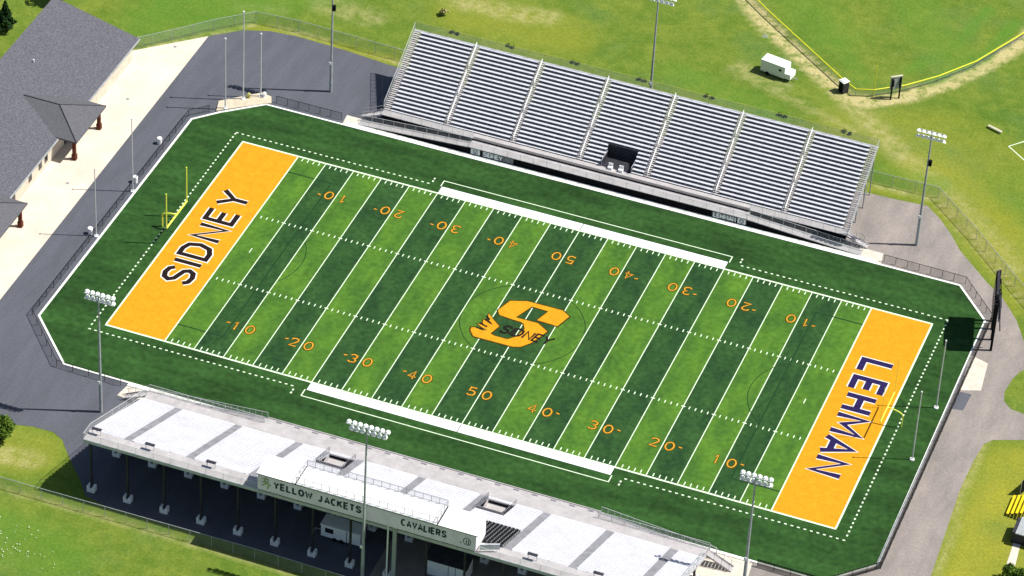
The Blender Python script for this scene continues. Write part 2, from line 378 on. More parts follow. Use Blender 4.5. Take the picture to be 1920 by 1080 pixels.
# end zone names
TXT_H = 4.25
def word(t, fn2, total, sp, fillm, name, EDGE=(1.02, .66)):
    wsum = sum(WID.get(c, .62 if c not in 'EL' else .52) for c in t); ws = (total/TXT_H-sp*(len(t)-1))/wsum
    for wd, m_, z in ((EDGE[0], 'letter_edge', .060), (EDGE[1], fillm, .082)):
        b = MB(); ext = .17 if wd > .9 else 0
        write(b, t, -total/2, 0, TXT_H, wd, lambda u_, v_, w_: fn2(u_, v_, z+w_), sp, ws); b.build(name, m_, field)
word('SIDNEY', lambda u_, v_, w_: (-48.1-v_, .35+u_, w_), 23.2, .38, 'letter_black', 'end_zone_word', (1.2, .80))
word('LEHMAN', lambda u_, v_, w_: (48.15+v_, -.65-u_, w_), 26.4, .38, 'letter_navy', 'end_zone_word', (1.34, .96))
# yard numbers
for i, d in ((-40,'1'),(-30,'2'),(-20,'3'),(-10,'4'),(0,'5'),(10,'4'),(20,'3'),(30,'2'),(40,'1')):
    for side in (-1, 1):
        s2 = -side            # near numbers read from the near side, far numbers from the far side
        cx, cy = i*yd, side*17.15
        def fn(u_, v_, w_, z=.074, cx=cx, cy=cy, s2=s2): return (cx+s2*u_, cy+s2*(v_-.95), z+w_)
        for wd, m_, z in ((.46, 'numeral_edge', .0741), (.20, 'numeral', .0941)):
            b = MB(); f2 = lambda u_, v_, w_, z=z, fn=fn: fn(u_, v_, w_, z)
            write(b, d, -1.78, 0, 1.75, wd, f2, wscale=.98); write(b, '0', .45, 0, 1.75, wd, f2, wscale=.98)
            if i:
                dirn = (-1 if i < 0 else 1)*s2; ax = dirn*2.25
                b.pline([(ax, 1.25), (ax+dirn*.5, 1.15)], wd, f2)
            b.build('yard_number', m_, field)
# centre logo: block S with wing strokes and the word across its foot
SP = [(-3.57,4.37),(-1.22,5.33),(4.27,5.38),(5.64,4.45),(4.81,1.62),(1.62,1.73),(2.42,4.33),(-.16,4.43),(-1.45,1.08),(.15,1.08),(1.99,1.13),(3.9,-.13),(2.75,-3.41),(1.6,-5.0),(.42,-5.45),(-5.54,-5.5),(-6.43,-4.38),(-6.55,-3.68),(-5.99,-3.51),(-4.81,-3.75),(-4.17,-3.38),(-5.25,-3.01),(-6.05,-2.53),(-5.32,-2.54),(-4.29,-2.93),(-5.4,-2.07),(-5.59,-1.31),(-4.74,-1.61),(-3.76,-2.02),(-5.02,-.88),(-5.4,.39),(-4.26,-.71),(-2.91,-1.81),(-3.5,-3.92),(-2.74,-4.17),(-.79,-4.14),(.23,-3.02),(.68,-.89),(.14,.14),(-.39,.4),(-2.0,.46),(-3.84,.66),(-4.41,1.6)]
b = MB(); b.pline(SP, .42, FN(.074), True); b.build('logo_outline', 'logo_edge', field)
b = MB(); b.poly(SP[::-1], .096); b.build('logo_letter', 'orange', field)
b = MB()
for pts in ([(-5.95,-3.2),(-5.6,-3.45),(-4.9,-3.35)], [(-5.75,-2.2),(-5.2,-2.5),(-4.5,-2.6)], [(-5.35,-1.05),(-4.9,-1.4),(-4.2,-1.75)], [(-5.5,-.3),(-4.7,-1.0)]):
    b.pline(pts, .30, FN(.100))
write(b, 'SIDNEY', -2.5, -3.0, 1.75, .33, lambda u_, v_, w_: (u_, v_, .118+w_), .22, 1.08, .22)
b.build('logo_word', 'letter_black', field)
# curb
b = MB(); n = len(OCT)
cen = [(x*1.0, y*1.0) for x, y in OCT]
def offset(pts, d):
    out = []; n_ = len(pts)
    for i in range(n_):
        a, p, c = Vector(pts[i-1]), Vector(pts[i]), Vector(pts[(i+1) % n_])
        d1 = (p-a).normalized(); d2 = (c-p).normalized(); n1 = Vector((-d1.y, d1.x)); n2 = Vector((-d2.y, d2.x))
        m_ = (n1+n2).normalized(); out.append(tuple(p+m_*d/max(.4, m_.dot(n1))))
    return out
A_ = OCT; B_ = offset(OCT, .30)
if abs(B_[3][0]) < abs(OCT[3][0]): B_ = offset(OCT, -.30)
vs = [(x, y, z) for (x, y), z in [(p, .03) for p in A_]+[(p, .14) for p in A_]+[(p, .14) for p in B_]+[(p, .0) for p in B_]]
fs = []
for i in range(n):
    j = (i+1) % n
    for k_ in range(3): fs.append((k_*n+i, k_*n+j, (k_+1)*n+j, (k_+1)*n+i))
b.add(vs, fs); b.build('curb', 'curb', kind='structure')
for x0, x1, y0, y1 in ((-42.4, 43.0, 35.26, 35.85), (-46.4, 46.2, -35.26, -35.75)):
    b = MB(); b.box(x0, y0, .0, x1, y1, .13); b.build('concrete_walk', 'curb', kind='structure')
for pts in ([(-42.9,35.3),(-43.1,37.6),(-40.6,37.6),(-40.4,35.3)], [(40.0,35.9),(40.0,38.0),(43.6,37.9),(44.0,35.3),(43.05,35.3),(43.0,35.9)],
            [(-46.4,-35.8),(-46.8,-38.2),(-42.4,-38.8),(-40.0,-38.8),(-40.0,-35.8)], [(40.0,-35.8),(40.0,-41.0),(45.6,-41.0),(46.9,-38.4),(46.6,-35.8)]):
    sheet('concrete_pad', pts, .045, 'pad')

# ------------------------------------------------------------------ goal posts
def goal(sx, label, q=1.0):
    t = thing('goal_post', (sx*57.3, 0, .05), label, 'goal post', 'goal posts')
    gx_, cx_ = sx*57.3, sx*54.95
    b = MB(); pts = [(gx_, 0, .05), (gx_, 0, 2.1)]+[(gx_-sx*2.35*(1-math.cos(a)), 0, 2.1+.85*math.sin(a)) for a in [math.pi/2*i/8 for i in range(1, 9)]]
    for p_, q_ in zip(pts, pts[1:]): b.tube(p_, q_, .15*q, n=8)
    b.build('gooseneck', 'goal_yellow', t)
    b = MB(); b.tube((cx_, -3.65, 3.0), (cx_, 3.65, 3.0), .15*q, n=8); b.build('crossbar', 'goal_yellow', t)
    for s_ in (-1, 1):
        b = MB(); b.tube((cx_, s_*3.6, 3.1), (cx_, s_*3.6, 9.3), .11*q*q, n=6); b.build('upright', 'goal_yellow', t)
goal(-1, 'yellow goal post with curved neck behind the SIDNEY end zone')
goal(1, 'yellow goal post with curved neck behind the LEHMAN end zone', .62)

# ------------------------------------------------------------------ light poles
def light_pole(x, y, h, n1, n2, ang, label, box_z=None, base=5.5):
    t = thing('light_pole', (x, y, .02), label, 'light pole', 'floodlight poles round the field')
    b = MB(); b.tube((x, y, .02), (x, y, base), .26, .235, 10); b.build('pole_base', 'galvanised', t)
    b = MB(); b.tube((x, y, base), (x, y, h+.2), .20, .11, 10); b.build('pole', 'galvanised', t)
    cx, sx_ = math.cos(ang), math.sin(ang)
    for k_, nn in ((0, n1), (1, n2)):
        z = h-k_*.95; hw = (nn-1)*.39+.2; o = .28
        b = MB(); b.beam((x-cx*hw, y-sx_*hw, z), (x+cx*hw, y+sx_*hw, z), .12, .12); b.build('crossarm', 'galvanised', t)
        first = None; fx, fy = (sx_, -cx)
        if y < 0: fx, fy = -sx_, cx
        for i in range(nn):
            q = (i-(nn-1)/2)*.78; px_, py_ = x+cx*q+fx*o, y+sx_*q+fy*o
            if first is None:
                c = MB(); a = Vector((px_, py_, z+.22)); d = Vector((fx*.62, fy*.62, -.78)).normalized()
                prof = [(0, .09), (.10, .24), (.24, .33), (.42, .37)]
                for (s0, ra), (s1, rb) in zip(prof, prof[1:]): c.tube(a+d*s0, a+d*s1, ra, rb, 8)
                c.tube((x+cx*q, y+sx_*q, z), a+d*.1, .05, n=5)
                first = c.build('lamp', 'lamp_white', t); p0 = (px_, py_)
            else:
                c = first.copy(); C.objects.link(c); c.location = Vector(first.location)+Vector((px_-p0[0], py_-p0[1], 0))
    if box_z:
        b = MB(); b.box(x+.15, y-.55, box_z, x+.62, y-.1, box_z+.95); b.tube((x, y, box_z+.5), (x+.3, y-.3, box_z+.5), .06); b.build('loudspeaker', 'black', t)
    b = MB(); b.box(x-.34, y-.34, base-.25, x+.02, y-.2, base+.25); b.build('junction_box', 'white_paint', t)
light_pole(-47.3, -42.4, 20.6, 6, 6, 0, 'grey floodlight pole beside the open end of the roofed-looking white stand, near SIDNEY')
light_pole(-.45, -60.3, 26.8, 8, 7, 0, 'tallest floodlight pole, rising in front of the YELLOW JACKETS sign', base=6.5)
light_pole(47.0, -41.0, 19.6, 6, 6, 0, 'grey floodlight pole at the LEHMAN end of the white stand')
light_pole(-47.85, 42.4, 20.5, 6, 6, 0, 'floodlight pole on the dark asphalt with its head above the picture', box_z=15.6)
light_pole(-.5, 58, 22.0, 8, 7, 0, 'floodlight pole standing on the grass behind the far bleachers', box_z=None)
light_pole(47.6, 42.0, 21.0, 6, 6, 0, 'floodlight pole on the pinkish pavement right of the far bleachers', box_z=15.2)

# ------------------------------------------------------------------ thin poles
def net_pole(x, y, h, label, cat='net pole', name='net_pole', grp='net poles behind the goals', z0=.05, r_=.10):
    t = thing(name, (x, y, z0), label, cat, grp)
    b = MB(); b.tube((x, y, z0), (x, y, z0+.16), .36, .34, 10); b.build('pole_footing', 'white_paint', t)
    b = MB(); b.tube((x, y, z0+.16), (x, y, h), r_, r_*.7, 8); b.tube((x, y, h), (x, y, h+.15), r_*1.5, r_*1.2, 8); b.build('pole', 'pole_light', t)
net_pole(-64.95, 6.1, 13.4, 'slim white net pole at the curb opposite the top of the word SIDNEY', z0=.02)
net_pole(-65.25, -6.1, 12.3, 'slim white net pole at the curb opposite the S of SIDNEY', z0=.02)
net_pole(60.7, 6.2, 12.3, 'slim pale pole on the turf behind LEHMAN, the one closer to the scoreboard')
net_pole(60.65, -6.15, 12.3, 'slim pale pole on the turf behind LEHMAN, the one farther from the scoreboard')
b = MB(); b.prism([(-61.9,30.1),(-55.8,34.95),(-54.9,35.4),(-55.6,37.0),(-57.4,37.4),(-62.6,32.6)], 0, .28)
b.build('flagpole_plinth', 'pit_sand', kind='structure')
net_pole(-60.88, 31.2, 13.3, 'short flagpole at the left end of the pale plinth', 'flagpole', 'flagpole', 'flagpoles on the plinth', .28, .12)
net_pole(-59.34, 34.6, 16.6, 'tallest flagpole in the middle of the pale plinth', 'flagpole', 'flagpole', 'flagpoles on the plinth', .28, .13)
net_pole(-57.17, 36.4, 12.0, 'shorter flagpole at the right end of the pale plinth', 'flagpole', 'flagpole', 'flagpoles on the plinth', .28, .12)
for (x, y, lb) in ((-58.7,35.3,'gold ball-topped marker at the foot of the tall flagpole'), (-56.6,36.5,'white round monument at the plinth corner')):
    b = MB()
    b.tube((x,y,.28),(x,y,.6),.30,.26,10); b.tube((x,y,.6),(x,y,.95),.26,.34,10); b.tube((x,y,.95),(x,y,1.2),.34,.10,10)
    b.build('marker', 'white_paint' if 'white' in lb else 'dry_bush', origin=(x,y,.28), label=lb, category='marker')
for (x, y, lb) in ((-66.4,18.9,'white drum bin beyond the curb above the goal post'), (-65.6,8.4,'white utility box beside the upper slim net pole'), (-66.3,-5.9,'white drum bin left of the lower slim net pole')):
    b = MB(); b.tube((x,y,.02),(x,y,1.0),.36,.40,12); b.tube((x,y,1.0),(x,y,1.12),.42,.36,12)
    b.build('bin', 'white_paint', origin=(x,y,.02), label=lb, category='bin', group='white bins beyond the curb')

# ------------------------------------------------------------------ fences
def fence(name, pts, h, sp, panel, post_m, cap_m, label, cat='fence', pr=.04, cap_r=.04, z0=0):
    t = thing(name, (*pts[0], z0), label, cat)
    pb = MB(); cb = MB(); locs = []
    for (ax, ay), (bx, by) in zip(pts, pts[1:]):
        d = math.hypot(bx-ax, by-ay); k_ = max(1, round(d/sp))
        locs += [(ax+(bx-ax)*i/k_, ay+(by-ay)*i/k_) for i in range(k_)]
        pb.quad((ax, ay, z0+.04), (bx, by, z0+.04), (bx, by, z0+h-.03), (ax, ay, z0+h-.03))
        cb.tube((ax, ay, z0+h), (bx, by, z0+h), cap_r, n=6)
    locs.append(pts[-1])
    pb.build('mesh_panel', panel, t); cb.build('top_rail', cap_m, t)
    b = MB(); x, y = locs[0]; b.tube((x, y, z0), (x, y, z0+h), pr, n=6); fp = b.build('post', post_m, t)
    clones(fp, [(a-x, c-y, 0) for a, c in locs[1:]])
    return t
fence('chain_link_fence', [(-80.8,40.1),(-76.2,44.8),(-71.3,50.2),(-66.1,55.1),(-58.8,55.6),(-42.1,54.9),(-36,54.9)], 2.1, 3.2, 'link_mesh', 'galvanised', 'galvanised', 'tall grey chain link fence bending round the dark asphalt corner')
fence('chain_link_fence', [(-35.6,54.9),(0,54.8),(36.5,54.7),(47.3,54.9),(55.5,47),(65.9,36),(85,16)], 2.0, 3.2, 'link_mesh', 'galvanised', 'galvanised', 'grey chain link fence running behind the far bleachers then down the right edge')
fence('chain_link_fence', [(-85,-62.2),(-53.1,-62.4),(-15.4,-61.9),(-5,-62.1),(45,-62.3)], 1.9, 3.2, 'link_mesh', 'galvanised', 'galvanised', 'grey chain link fence along the grass behind the white stand')
fence('field_fence', [(-62.9,29.6),(-65.3,27.2),(-65.6,-26.8),(-57.3,-35.9),(-47.2,-36.1)], 1.25, 2.4, 'link_black', 'black', 'black', 'low black fence along the curb at the SIDNEY end')
fence('field_fence', [(-54.4,36.2),(-43.4,36.2)], 1.25, 1.8, 'link_black', 'black', 'black', 'short low black fence between the plinth and the far bleachers')
fence('field_fence', [(44.2,36.1),(56.9,35.9),(62.7,28.9)], 1.3, 1.9, 'link_black', 'black', 'black', 'low black fence between the far bleachers and the big scoreboard')
fence('field_fence', [(62.8,28.2),(63.0,-29.8),(56.8,-36.2),(47.4,-36.1)], 1.3, 2.2, 'screen_black', 'black', 'black', 'low screened black fence along the curb at the LEHMAN end')
YF = [(0,98.4),(8.5,91.0),(15.8,85.1),(25.2,77.5),(28.0,75.6),(30.6,76.6),(34.9,80.0),(39.0,84.6),(43.4,91.1),(48.3,102.0),(51.5,112)]
fence('outfield_fence', YF, 1.25, 3.0, 'link_mesh', 'galvanised', 'yellow_cap', 'low outfield fence with a bright yellow top guard', cap_r=.10)
b = MB(); b.tube((30.7,76.5,0),(30.7,76.5,6),.06,n=6)
b.tube((30.7,76.5,6),(30.7,76.5,6.05),.08,n=6)
b.build('foul_pole', 'yellow_cap', origin=(30.7,76.5,0), label='thin yellow foul pole at the bend of the outfield fence', category='foul pole')

# ------------------------------------------------------------------ railing helper
def rail(parent, pts, h, m='rail_mesh', pm='galvanised', sp=2.4, name='guard_rail', r_=.03):
    b = MB()
    for p_, q_ in zip(pts, pts[1:]):
        p_, q_ = Vector(p_), Vector(q_); up = Vector((0, 0, h)); d = (q_-p_).length; k_ = max(1, round(d/sp))
        b.tube(p_+up, q_+up, r_, n=5, m=1); b.tube(p_+up*.08, q_+up*.08, r_*.8, n=5, m=1)
        for i in range(k_+1):
            a = p_+(q_-p_)*i/k_; b.tube(a, a+up, r_, n=5, m=1)
        b.quad(p_+up*.1, q_+up*.1, q_+up*.97, p_+up*.97, 0)
    return b.build(name, [m, pm], parent)
def stairs(parent, p_top, p_bot, wv, n_, m='walkway', name='stairs'):
    b = MB(); p_top = Vector(p_top); p_bot = Vector(p_bot); wv = Vector(wv); st = (p_bot-p_top)/n_; hz = Vector((st.x, st.y, 0))
    for i in range(n_):
        a = p_top+st*i; a.z = (p_top+st*(i+1)).z+.02
        q = [a, a+hz, a+hz+wv, a+wv]; lo = [v_-Vector((0,0,.10)) for v_ in q]
        b.add(lo+q, [(3,2,1,0),(4,5,6,7),(0,1,5,4),(1,2,6,5),(2,3,7,6),(3,0,4,7)])
    for o_ in (Vector((0,0,0)), wv):
        b.beam(p_top+o_-Vector((0,0,.15)), p_bot+o_+Vector((0,0,.05)), .06, .26)
        b.tube(p_top+o_+Vector((0,0,.95)), p_bot+o_+Vector((0,0,.95)), .035, n=5)
        for i in range(0, n_+1, 3):
            a = p_top+st*i+o_; b.tube(a, a+Vector((0,0,.95)), .03, n=5)
    return b.build(name, m, parent)

# ------------------------------------------------------------------ far bleachers
XL, XR = -37.7, 37.8
far = thing('bleacher_stand', (0, 35.9, .02), 'long open aluminium bleachers with seven blocks of seats, facing the camera', 'bleachers', 'grandstands')
AX = [-27.25, -16.4, -5.45, 5.45, 16.4, 27.4]; NR, RUN, RISE, Y0, Z0 = 20, .605, .352, 39.35, 1.75
VX0, VX1 = -1.9, 2.9
edges = [XL+1.15]+[a+s_*.52 for a in AX for s_ in (-1, 1)]+[XR-1.15]
for k_ in range(7):
    xa, xb = edges[2*k_], edges[2*k_+1]
    sb = MB(); fb_ = MB(); rb_ = MB()
    for i in range(NR):
        y, z = Y0+RUN*i, Z0+RISE*i
        iv = [(xa, xb)]
        if k_ == 3 and i < 5: iv = [(xa, VX0), (VX1, xb)]
        for a, c in iv:
            fb_.box(a, y, z-.05, c, y+.27, z); rb_.box(a, y+.30, z-.06, c, y+RUN-.01, z-.02); rb_.box(a, y+RUN-.03, z-.02, c, y+RUN-.01, z+RISE-.07)
            x = a
            while x < c-.05:                       # planks in lengths with small joints
                x2 = min(c, x+3.6); sb.box(x, y+.335, z+.37, x2-.03, y+.585, z+.415); x = x2
            for q in range(int((c-a)/1.8)+1):
                xx = a+.05+q*1.8; sb.box(xx, y+.42, z-.05, xx+.05, y+.50, z+.37)
    fp = fb_.build('foot_planks', 'aluminium', far); rb_.build('riser_panels', 'riser_shaded', far)
    sp_ = sb.build('seat_planks', 'deck_white', far)
def aisle_far(x, hw):
    b = MB()
    for i in range(NR):
        y, z = Y0+RUN*i, Z0+RISE*i
        b.box(x-hw, y, z-.06, x+hw, y+.42, z); b.box(x-hw, y+.36, z+.12, x+hw, y+RUN+.04, z+.176)
    b.build('aisle_steps', 'walkway', far)
for x in AX:
    aisle_far(x, .48)
    b = MB()
    for s0 in (0, 7, 14):
        a = Vector((x, Y0+.3+RUN*s0, Z0+RISE*s0+.9)); n_ = 5.6 if s0 else 6; c = a+Vector((0, RUN*n_, RISE*n_))
        b.tube(a, c, .055, n=6); b.tube(a-Vector((0,0,.45)), c-Vector((0,0,.45)), .04, n=5)
        for t_ in (0, .5, 1):
            p_ = a+(c-a)*t_; b.tube(p_, p_-Vector((0,0,1.0)), .04, n=5)
    b.build('hand_rail', 'white_paint', far)
aisle_far(XL+.57, .52); aisle_far(XR-.57, .52)
YB = Y0+RUN*NR; ZB = Z0+RISE*NR
b = MB(); b.box(XL, YB+.05, ZB-.08, XR, YB+.5, ZB); b.build('top_walkway', 'deck_white', far)
rail(far, [(XL, YB+.5, ZB-.1), (XR, YB+.5, ZB-.1)], 1.55, 'rail_mesh', 'back_green', 2.7, 'back_rail')
for x in (XL, XR):
    rail(far, [(x, Y0, Z0+.1), (x, YB+.5, ZB+.05)], 1.25, 'rail_mesh', 'pole_light', 1.2, 'side_rail')
b = MB(); b.box(XL, 37.95, 1.50, XR, Y0-.02, 1.58); b.box(-22.4, 35.95, 1.22, 22.6, 37.93, 1.30)
b.build('front_walkway', 'walkway', far)
rail(far, [(-22.2, 37.94, 1.5), (22.4, 37.94, 1.5)], .45, 'screen_black', 'walkway', 2.0, 'walkway_rail')
rail(far, [(XL, 37.96, 1.56), (-22.3, 37.96, 1.56)], 1.05, 'rail_mesh', 'pole_light', 1.8, 'guard_rail')
rail(far, [(22.5, 37.96, 1.56), (XR, 37.96, 1.56)], 1.05, 'rail_mesh', 'pole_light', 1.8, 'guard_rail')
rail(far, [(-22.4, 35.97, 1.3), (22.6, 35.97, 1.3)], 1.05, 'rail_mesh', 'pole_light', 2.1, 'guard_rail')
for s_, xe in ((-1, -40.6), (1, 40.6)):
    xi = -22.4 if s_ < 0 else 22.6; b = MB()
    y0, y1 = 35.95, 37.25; za, zb = 1.26, .08
    vs = [(xi,y0,za),(xe,y0,zb),(xe,y1,zb),(xi,y1,za)]; lo = [(x,y,z-.10) for x,y,z in vs]
    b.add(lo+vs, [(0,1,2,3),(7,6,5,4),(0,4,5,1),(1,5,6,2),(2,6,7,3),(3,7,4,0)]); b.build('ramp', 'walkway', far)
    for yy in (y0+.02, y1-.02): rail(far, [(xi, yy, za), (xe, yy, zb)], 1.0, 'rail_mesh', 'pole_light', 1.8, 'ramp_rail')
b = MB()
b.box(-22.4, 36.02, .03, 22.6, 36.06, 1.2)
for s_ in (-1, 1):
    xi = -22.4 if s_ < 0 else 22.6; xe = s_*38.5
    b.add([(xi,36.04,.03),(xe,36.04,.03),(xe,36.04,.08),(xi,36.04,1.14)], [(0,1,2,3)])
b.build('front_shade', 'shade_and_screen', far)  # black sheet standing in for the shade under the open walkway
b = MB(); b.box(XL+.2, 38.1, .03, VX0-.1, 38.16, 1.45); b.box(VX1+.1, 38.1, .03, XR-.2, 38.16, 1.45); b.build('rear_shade', 'shade_and_screen', far)  # black sheet painting the shade in the gap behind the ramps
stairs(far, (XR-.1, 37.95, 1.58), (XR+3.2, 37.95, .05), (0, 1.15, 0), 8)
stairs(far, (XL+.1, 37.95, 1.58), (XL-3.2, 37.95, .05), (0, 1.15, 0), 8)
b = MB()                                              # stair block at right end
# raking frames and posts below
for j in range(12):
    x = XL+.3+j*(XR-XL-.6)/11; b = MB()
    b.beam((x, Y0, Z0-.38), (x, YB, ZB-.18-.2), .14, .22)
    for yy in (39.6, 43.6, 47.6, 51.2):
        zz = Z0+(yy-Y0)/RUN*RISE-.4; b.box(x-.07, yy-.07, .02, x+.07, yy+.07, zz)
    b.beam((x, 39.7, .3), (x, 43.6, 3.4), .07, .07); b.beam((x, 43.6, .3), (x, 47.6, 5.8), .07, .07); b.beam((x, 47.6, .3), (x, 51.2, 8.0), .07, .07)
    b.build('frame', 'steel_dark' if 0 < j < 11 else 'galvanised', far)
# vomitory
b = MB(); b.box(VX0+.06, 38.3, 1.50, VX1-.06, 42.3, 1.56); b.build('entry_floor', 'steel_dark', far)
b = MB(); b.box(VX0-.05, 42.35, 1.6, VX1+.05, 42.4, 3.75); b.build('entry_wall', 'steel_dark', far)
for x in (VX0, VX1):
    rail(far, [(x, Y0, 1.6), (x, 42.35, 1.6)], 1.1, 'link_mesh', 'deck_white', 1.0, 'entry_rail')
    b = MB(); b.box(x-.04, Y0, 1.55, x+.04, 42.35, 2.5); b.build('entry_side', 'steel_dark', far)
for x in (-.4, 1.3):
    b = MB(); b.box(x-.35, 38.9, 1.58, x+.35, 39.5, 2.0); b.box(x-.35, 39.4, 2.0, x+.35, 39.5, 2.5)
    b.build('chair', 'white_paint', origin=(x, 39.2, 1.58), label='white chair in the dark bleacher entry, %s one' % ('left' if x < 0 else 'right'), category='chair', group='white chairs in the entry')
# signs on the black sheet that stands for shade below the walkway
def board(x0, x1, label, kind, name='sign'):
    t = thing(name, ((x0+x1)/2, 35.93, .3), label, 'sign')
    b = MB(); b.box(x0, 35.915, .22, x1, 35.945, 1.2); b.build('panel', 'white_paint' if kind == 'emblem' else 'chair_grey', t)
    b = MB(); FNs = lambda u_, v_, w_: (u_, 35.905-w_, v_)
    if kind == 'emblem':
        cx = (x0+x1)/2
        b.pline(ell(cx, .70, .34, .34)[:-1], .09, FNs, True); b.pline([(cx-.16,.86),(cx,.5),(cx+.16,.86)], .09, FNs)
        b.build('emblem', 'sign_text', t)
    else:
        write(b, kind, x0+.22, .34, .74, .21, FNs, .22, 1.0); b.build('lettering', 'white_paint', t)
board(-21.9, -20.4, 'small pale emblem sign at the left end of the far walkway front', 'emblem')
board(-20.0, -14.9, 'dark banner with pale block letters on the far walkway front, left of centre', 'SIDNEY')
board(17.2, 20.9, 'dark banner with pale block letters on the far walkway front, right of centre', 'LEHMAN')
board(21.2, 22.5, 'small pale emblem sign beside the right hand banner of the far walkway front', 'emblem')

# ------------------------------------------------------------------ near stand
near = thing('white_stand', (0, -35.9, .02), 'large white decked grandstand seen from behind with grey aisles and a press box', 'grandstand', 'grandstands')
NX0, NX1 = -42.1, 40.9; NA = [9.15*i for i in range(-4, 5)]; nR, rRun, rRise, ny0, nz0 = 27, .62, .27, -39.55, 2.05
voids = [(-13.6, -9.75, 1, 8), (9.9, 13.9, 1, 8)]
ned = [NX0]+[a+s_*.66 for a in NA for s_ in (-1, 1)]+[NX1]
CH = (9.83, 17.6, 15, 26)                              # dark chairs: x range, rows
for k_ in range(10):
    xa, xb = ned[2*k_], ned[2*k_+1]; fb_ = MB(); sb = MB()
    for i in range(nR):
        y, z = ny0-rRun*i, nz0+rRise*i; iv = [(xa, xb)]
        for v0, v1, i0, i1 in voids:
            if xa <= v0 and v1 <= xb+.5 and i0 <= i <= i1: iv = [(xa, v0), (v1, xb)]
        for a, c in iv:
            if c-a < .2: continue
            fb_.box(a, y-rRun+.01, z-.05, c, y, z); fb_.box(a, y-rRun-.01, z, c, y-rRun+.008, z+rRise-.052)
            if k_ == 6 and CH[2] <= i <= CH[3]: c = CH[0]
            x = a
            while x < c-.05:
                x2 = min(c, x+4.2); sb.box(x, y-.62, z+.36, x2-.02, y-.34, z+.41); x = x2
    fb_.build('deck_planks', 'deck_near', near); sb.build('seat_planks', 'seat_near', near)
for x in NA:
    b = MB()
    for i in range(nR):
        y, z = ny0-rRun*i, nz0+rRise*i
        b.box(x-.63, y-rRun+.01, z-.05, x+.63, y, z+.0); b.box(x-.655, y-rRun, z+.001, x+.655, y-rRun+.3, z+rRise*.5); b.box(x-.655, y-rRun-.012, z-.06, x+.655, y-rRun+.006, z+rRise-.051)
    b.build('aisle_steps', 'deck_grey', near)
for j, i in enumerate(range(CH[2], CH[3]+1)):
    b = MB(); y, z = ny0-rRun*i, nz0+rRise*i; x = CH[0]+.1
    while x < CH[1]-.3:
        q = int((x-CH[0])/.56); b.box(x, y-.58, z+.3, x+.34, y-.16, z+.40, 0); b.box(x, y-.62, z+.36, x+.34, y-.56, z+.85, 0)
        b.box(x+.39, y-.5, z+.05, x+.49, y-.2, z+.55, 1); x += .56
    b.build('chair_row', ['chair_dark', 'chair_grey'], near)
b = MB(); b.box(CH[0]+.02, ny0-rRun*(CH[3]+1)+.02, nz0, CH[0]+.05, ny0-rRun*CH[2], nz0)
yb = ny0-rRun*nR; zb = nz0+rRise*nR
b = MB(); b.box(NX0, -58.55, zb-.08, NX1, yb-.02, zb+.02); b.build('back_walkway', 'walkway', near)
b = MB(); b.box(NX0, -58.62, zb-.42, NX1, -58.56, zb+.10); b.build('fascia', 'deck_white', near)
rail(near, [(NX0, -58.5, zb), (-16.3, -58.5, zb)], 1.1, 'rail_mesh', 'pole_light', 2.7, 'back_rail')
rail(near, [(15.3, -58.5, zb), (NX1, -58.5, zb)], 1.1, 'rail_mesh', 'pole_light', 2.7, 'back_rail')
for x in (NX0, NX1): rail(near, [(x, -38.4, 2.0), (x, yb, zb), (x, -58.5, zb)], 1.1, 'rail_mesh', 'pole_light', 2.4, 'side_rail')
b = MB()
for x in (NX0+.02, NX1-.1): 
    b.add([(x,ny0,nz0-.35),(x,ny0,nz0+.05),(x,yb,zb+.05),(x,yb,zb-.35),(x+.08,ny0,nz0-.35),(x+.08,ny0,nz0+.05),(x+.08,yb,zb+.05),(x+.08,yb,zb-.35)],
          [(0,1,2,3),(7,6,5,4),(0,4,5,1),(1,5,6,2),(2,6,7,3),(3,7,4,0)])
b.build('side_stringer', 'walkway', near)
b = MB(); b.box(NX0, -39.5, 1.88, NX1, -37.45, 1.96); b.box(-24.6, -37.43, 1.60, 24.8, -35.95, 1.68); b.build('front_walkway', 'walkway', near)
b = MB(); x = -23.2
while x < 24:
    b.box(x, -36.45, 1.69, x+.8, -36.2, 1.75); x += 2.72
b.build('drain_slot', 'deck_grey', near)
b = MB(); b.box(-24.6, -36.0, 1.69, 24.8, -35.87, 1.80); b.box(-24.6, -37.4, .03, -24.5, -36.0, 1.6); b.box(24.7, -37.4, .03, 24.8, -36.0, 1.6)
b.box(-24.5, -36.05, .14, 24.7, -35.95, 1.59); b.build('parapet', 'walkway', near)
for s_, xe in ((-1, -41.5), (1, 41.5)):
    xi = -24.65 if s_ < 0 else 24.85; b = MB(); y0, y1 = -37.2, -35.95; za, z1_ = 1.62, .10
    vs = [(xi,y0,za),(xe,y0,z1_),(xe,y1,z1_),(xi,y1,za)]; lo = [(x,y,z-.10) for x,y,z in vs]
    b.add(lo+vs, [(0,1,2,3),(7,6,5,4),(0,4,5,1),(1,5,6,2),(2,6,7,3),(3,7,4,0)]); b.build('ramp', 'walkway', near)
    rail(near, [(xi, y1-.02, za), (xe, y1-.02, z1_)], 1.05, 'link_mesh', 'pole_light', .95, 'ramp_rail')
    rail(near, [(xi, y0+.02, za), (xe, y0+.02, z1_)], 1.05, 'rail_mesh', 'pole_light', 1.9, 'ramp_rail')
    rail(near, [(xi, -37.46, 1.96), (NX0 if s_ < 0 else NX1, -37.46, 1.96)], 1.05, 'rail_mesh', 'pole_light', 1.9, 'guard_rail')
stairs(near, (NX1-.05, -38.7, 1.96), (NX1+3.6, -38.7, .05), (0, 1.2, 0), 10)
stairs(near, (NX0+.05, -38.7, 1.96), (NX0-3.6, -38.7, .05), (0, 1.2, 0), 10)
